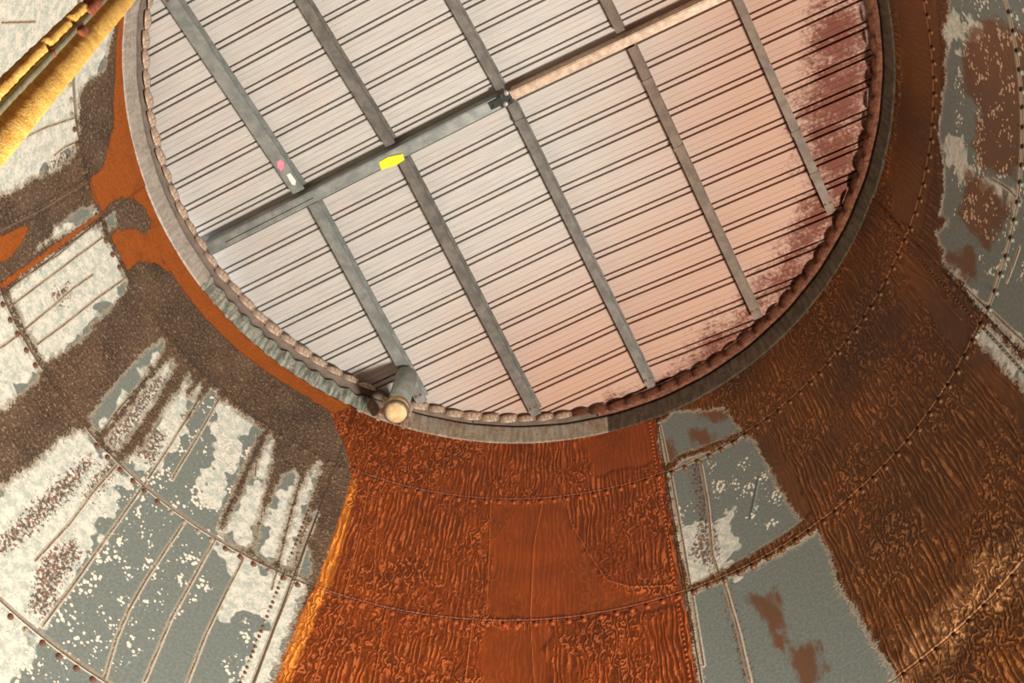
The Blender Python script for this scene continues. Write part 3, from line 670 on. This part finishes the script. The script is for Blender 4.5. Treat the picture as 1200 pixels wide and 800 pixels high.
lathe('filler', [(0.030, -0.012), (0.052, -0.006), (0.0645, 0.02), (0.066, 0.06), (0.0635, 0.105)], M_FOAM, ps)
nrm = np.array([px_, py_])/math.hypot(px_, py_)
def ring_band(name, r, zz, hh, mat):
    return lathe(name, [(r, zz), (r+0.007, zz), (r+0.007, zz+hh), (r, zz+hh)], mat, ps)
ring_band('clamp', 0.064, 0.015, 0.022, M_BRONZE)
sd = (nrm[1], -nrm[0], 0)
for q in (-0.075, 0.075):
    c = np.array([sd[0]*q, sd[1]*q, 0.03]); e = c+np.array([nrm[0]*0.215, nrm[1]*0.215, 0.2])
    sweep('bracket_arm', [(-0.010, 0), (0.010, 0), (0.010, 0.12), (-0.010, 0.12)], c, e, sd, M_LIP, ps)

# ------------------------------------------------------------------ yellow padded rail crossing the upper left corner
def yellow_material():
    t = NT('yellow_foam'); v = t.obj(); a = t.noise(t.vmul(v, (1, 1, 1)), 20, 6, 0.7); f = t.noise(v, 120, 4, 0.7)
    c = t.mix(t.step(a, 0.35, 0.65), rgba((196, 146, 56)), rgba((228, 186, 92))); c = t.mix(t.step(f, 0.5, 0.75), c, rgba((236, 206, 130)))
    t.bump(t.math('ADD', f, a), 0.6, 0.01); return t.out(c, 0.85, 0)
M_YEL = yellow_material()
M_RUST = metal_mat('flaking_rust', (110, 52, 26), (150, 84, 50), 0.9, 0.0, 30, 0.6)
M_PIPE_G = metal_mat('grey_green_pipe', (116, 112, 84), (138, 134, 108), 0.6, 0.1, 30)
A0 = CAM+ray(4, 139)/F_PX*2.5; A1 = CAM+ray(131, 0)/F_PX*3.9
dirv = (A1-A0)/np.linalg.norm(A1-A0); E0 = A0-dirv*0.45; E1 = A1+dirv*0.75
mid = (E0+E1)/2; rail = empty('padded_rail', tuple(mid)); tag(rail, 'yellow padded rail with a grey green pipe along it crossing the upper left corner', 'rail')
view = (mid-CAM)/np.linalg.norm(mid-CAM); sidev = np.cross(dirv, view); sidev /= np.linalg.norm(sidev)
towards = np.cross(sidev, dirv); towards /= np.linalg.norm(towards)
if towards @ view > 0: towards = -towards
dn = -ray(0, 0)+ray(0, 100)
if sidev @ (ray(60, 140)-ray(60, 100)) < 0: sidev = -sidev          # sidev points to the picture's lower right
Lr = np.linalg.norm(E1-E0)
def rail_strip(name, x0, x1, y0, y1, s0, s1, mat, parent, rough, seed, n=90):
    rr = np.random.default_rng(seed); vs, fs = [], []
    sec = [(x0, y0), ((x0+x1)/2, y0-0.004), (x1, y0), (x1+0.003, (y0+y1)/2), (x1, y1), ((x0+x1)/2, y1+0.006), (x0, y1), (x0-0.003, (y0+y1)/2)]
    N = max(4, int(n*(s1-s0)))
    for q in range(N+1):
        c = E0+(E1-E0)*(s0+(s1-s0)*q/N)-mid; k = 1 if 0 < q < N else 0.82
        for x, y in sec:
            x_ = (x-(x0+x1)/2)*k+(x0+x1)/2+rr.normal(0, rough); y_ = (y-(y0+y1)/2)*k+(y0+y1)/2+rr.normal(0, rough)
            vs.append(tuple(c+sidev*x_+towards*y_))
    m = len(sec)
    for q in range(N):
        for i in range(m): fs.append((q*m+i, q*m+(i+1) % m, (q+1)*m+(i+1) % m, (q+1)*m+i))
    fs.append(tuple(range(m-1, -1, -1))); fs.append(tuple(N*m+i for i in range(m)))
    return mesh_obj(name, vs, fs, mat, parent, True)
rail_strip('padding', -0.012, 0.048, -0.03, 0.0, 0, 1, M_YEL, rail, 0.0012, 1, 160)
for s0, s1, q in ((0.0, 0.375, 2), (0.392, 0.50, 3), (0.52, 0.60, 4), (0.66, 1.0, 5)):
    rail_strip('upper_padding', -0.052, -0.028, -0.03, 0.012, s0, s1, M_YEL, rail, 0.0010, q, 160)
rail_strip('pipe', -0.026, -0.008, -0.016, 0.003, 0, 1, M_PIPE_G, rail, 0.0003, 9, 100)
rail_strip('rust_flake', -0.044, -0.012, -0.02, 0.012, 0.585, 0.665, M_RUST, rail, 0.003, 12, 160)
rail_strip('clamp', -0.016, 0.010, -0.01, 0.006, 0.50, 0.535, M_RUST, rail, 0.001, 13, 160)
rail_strip('clamp', -0.028, -0.006, -0.016, 0.004, 0.378, 0.388, M_RUST, rail, 0.0005, 14, 500)
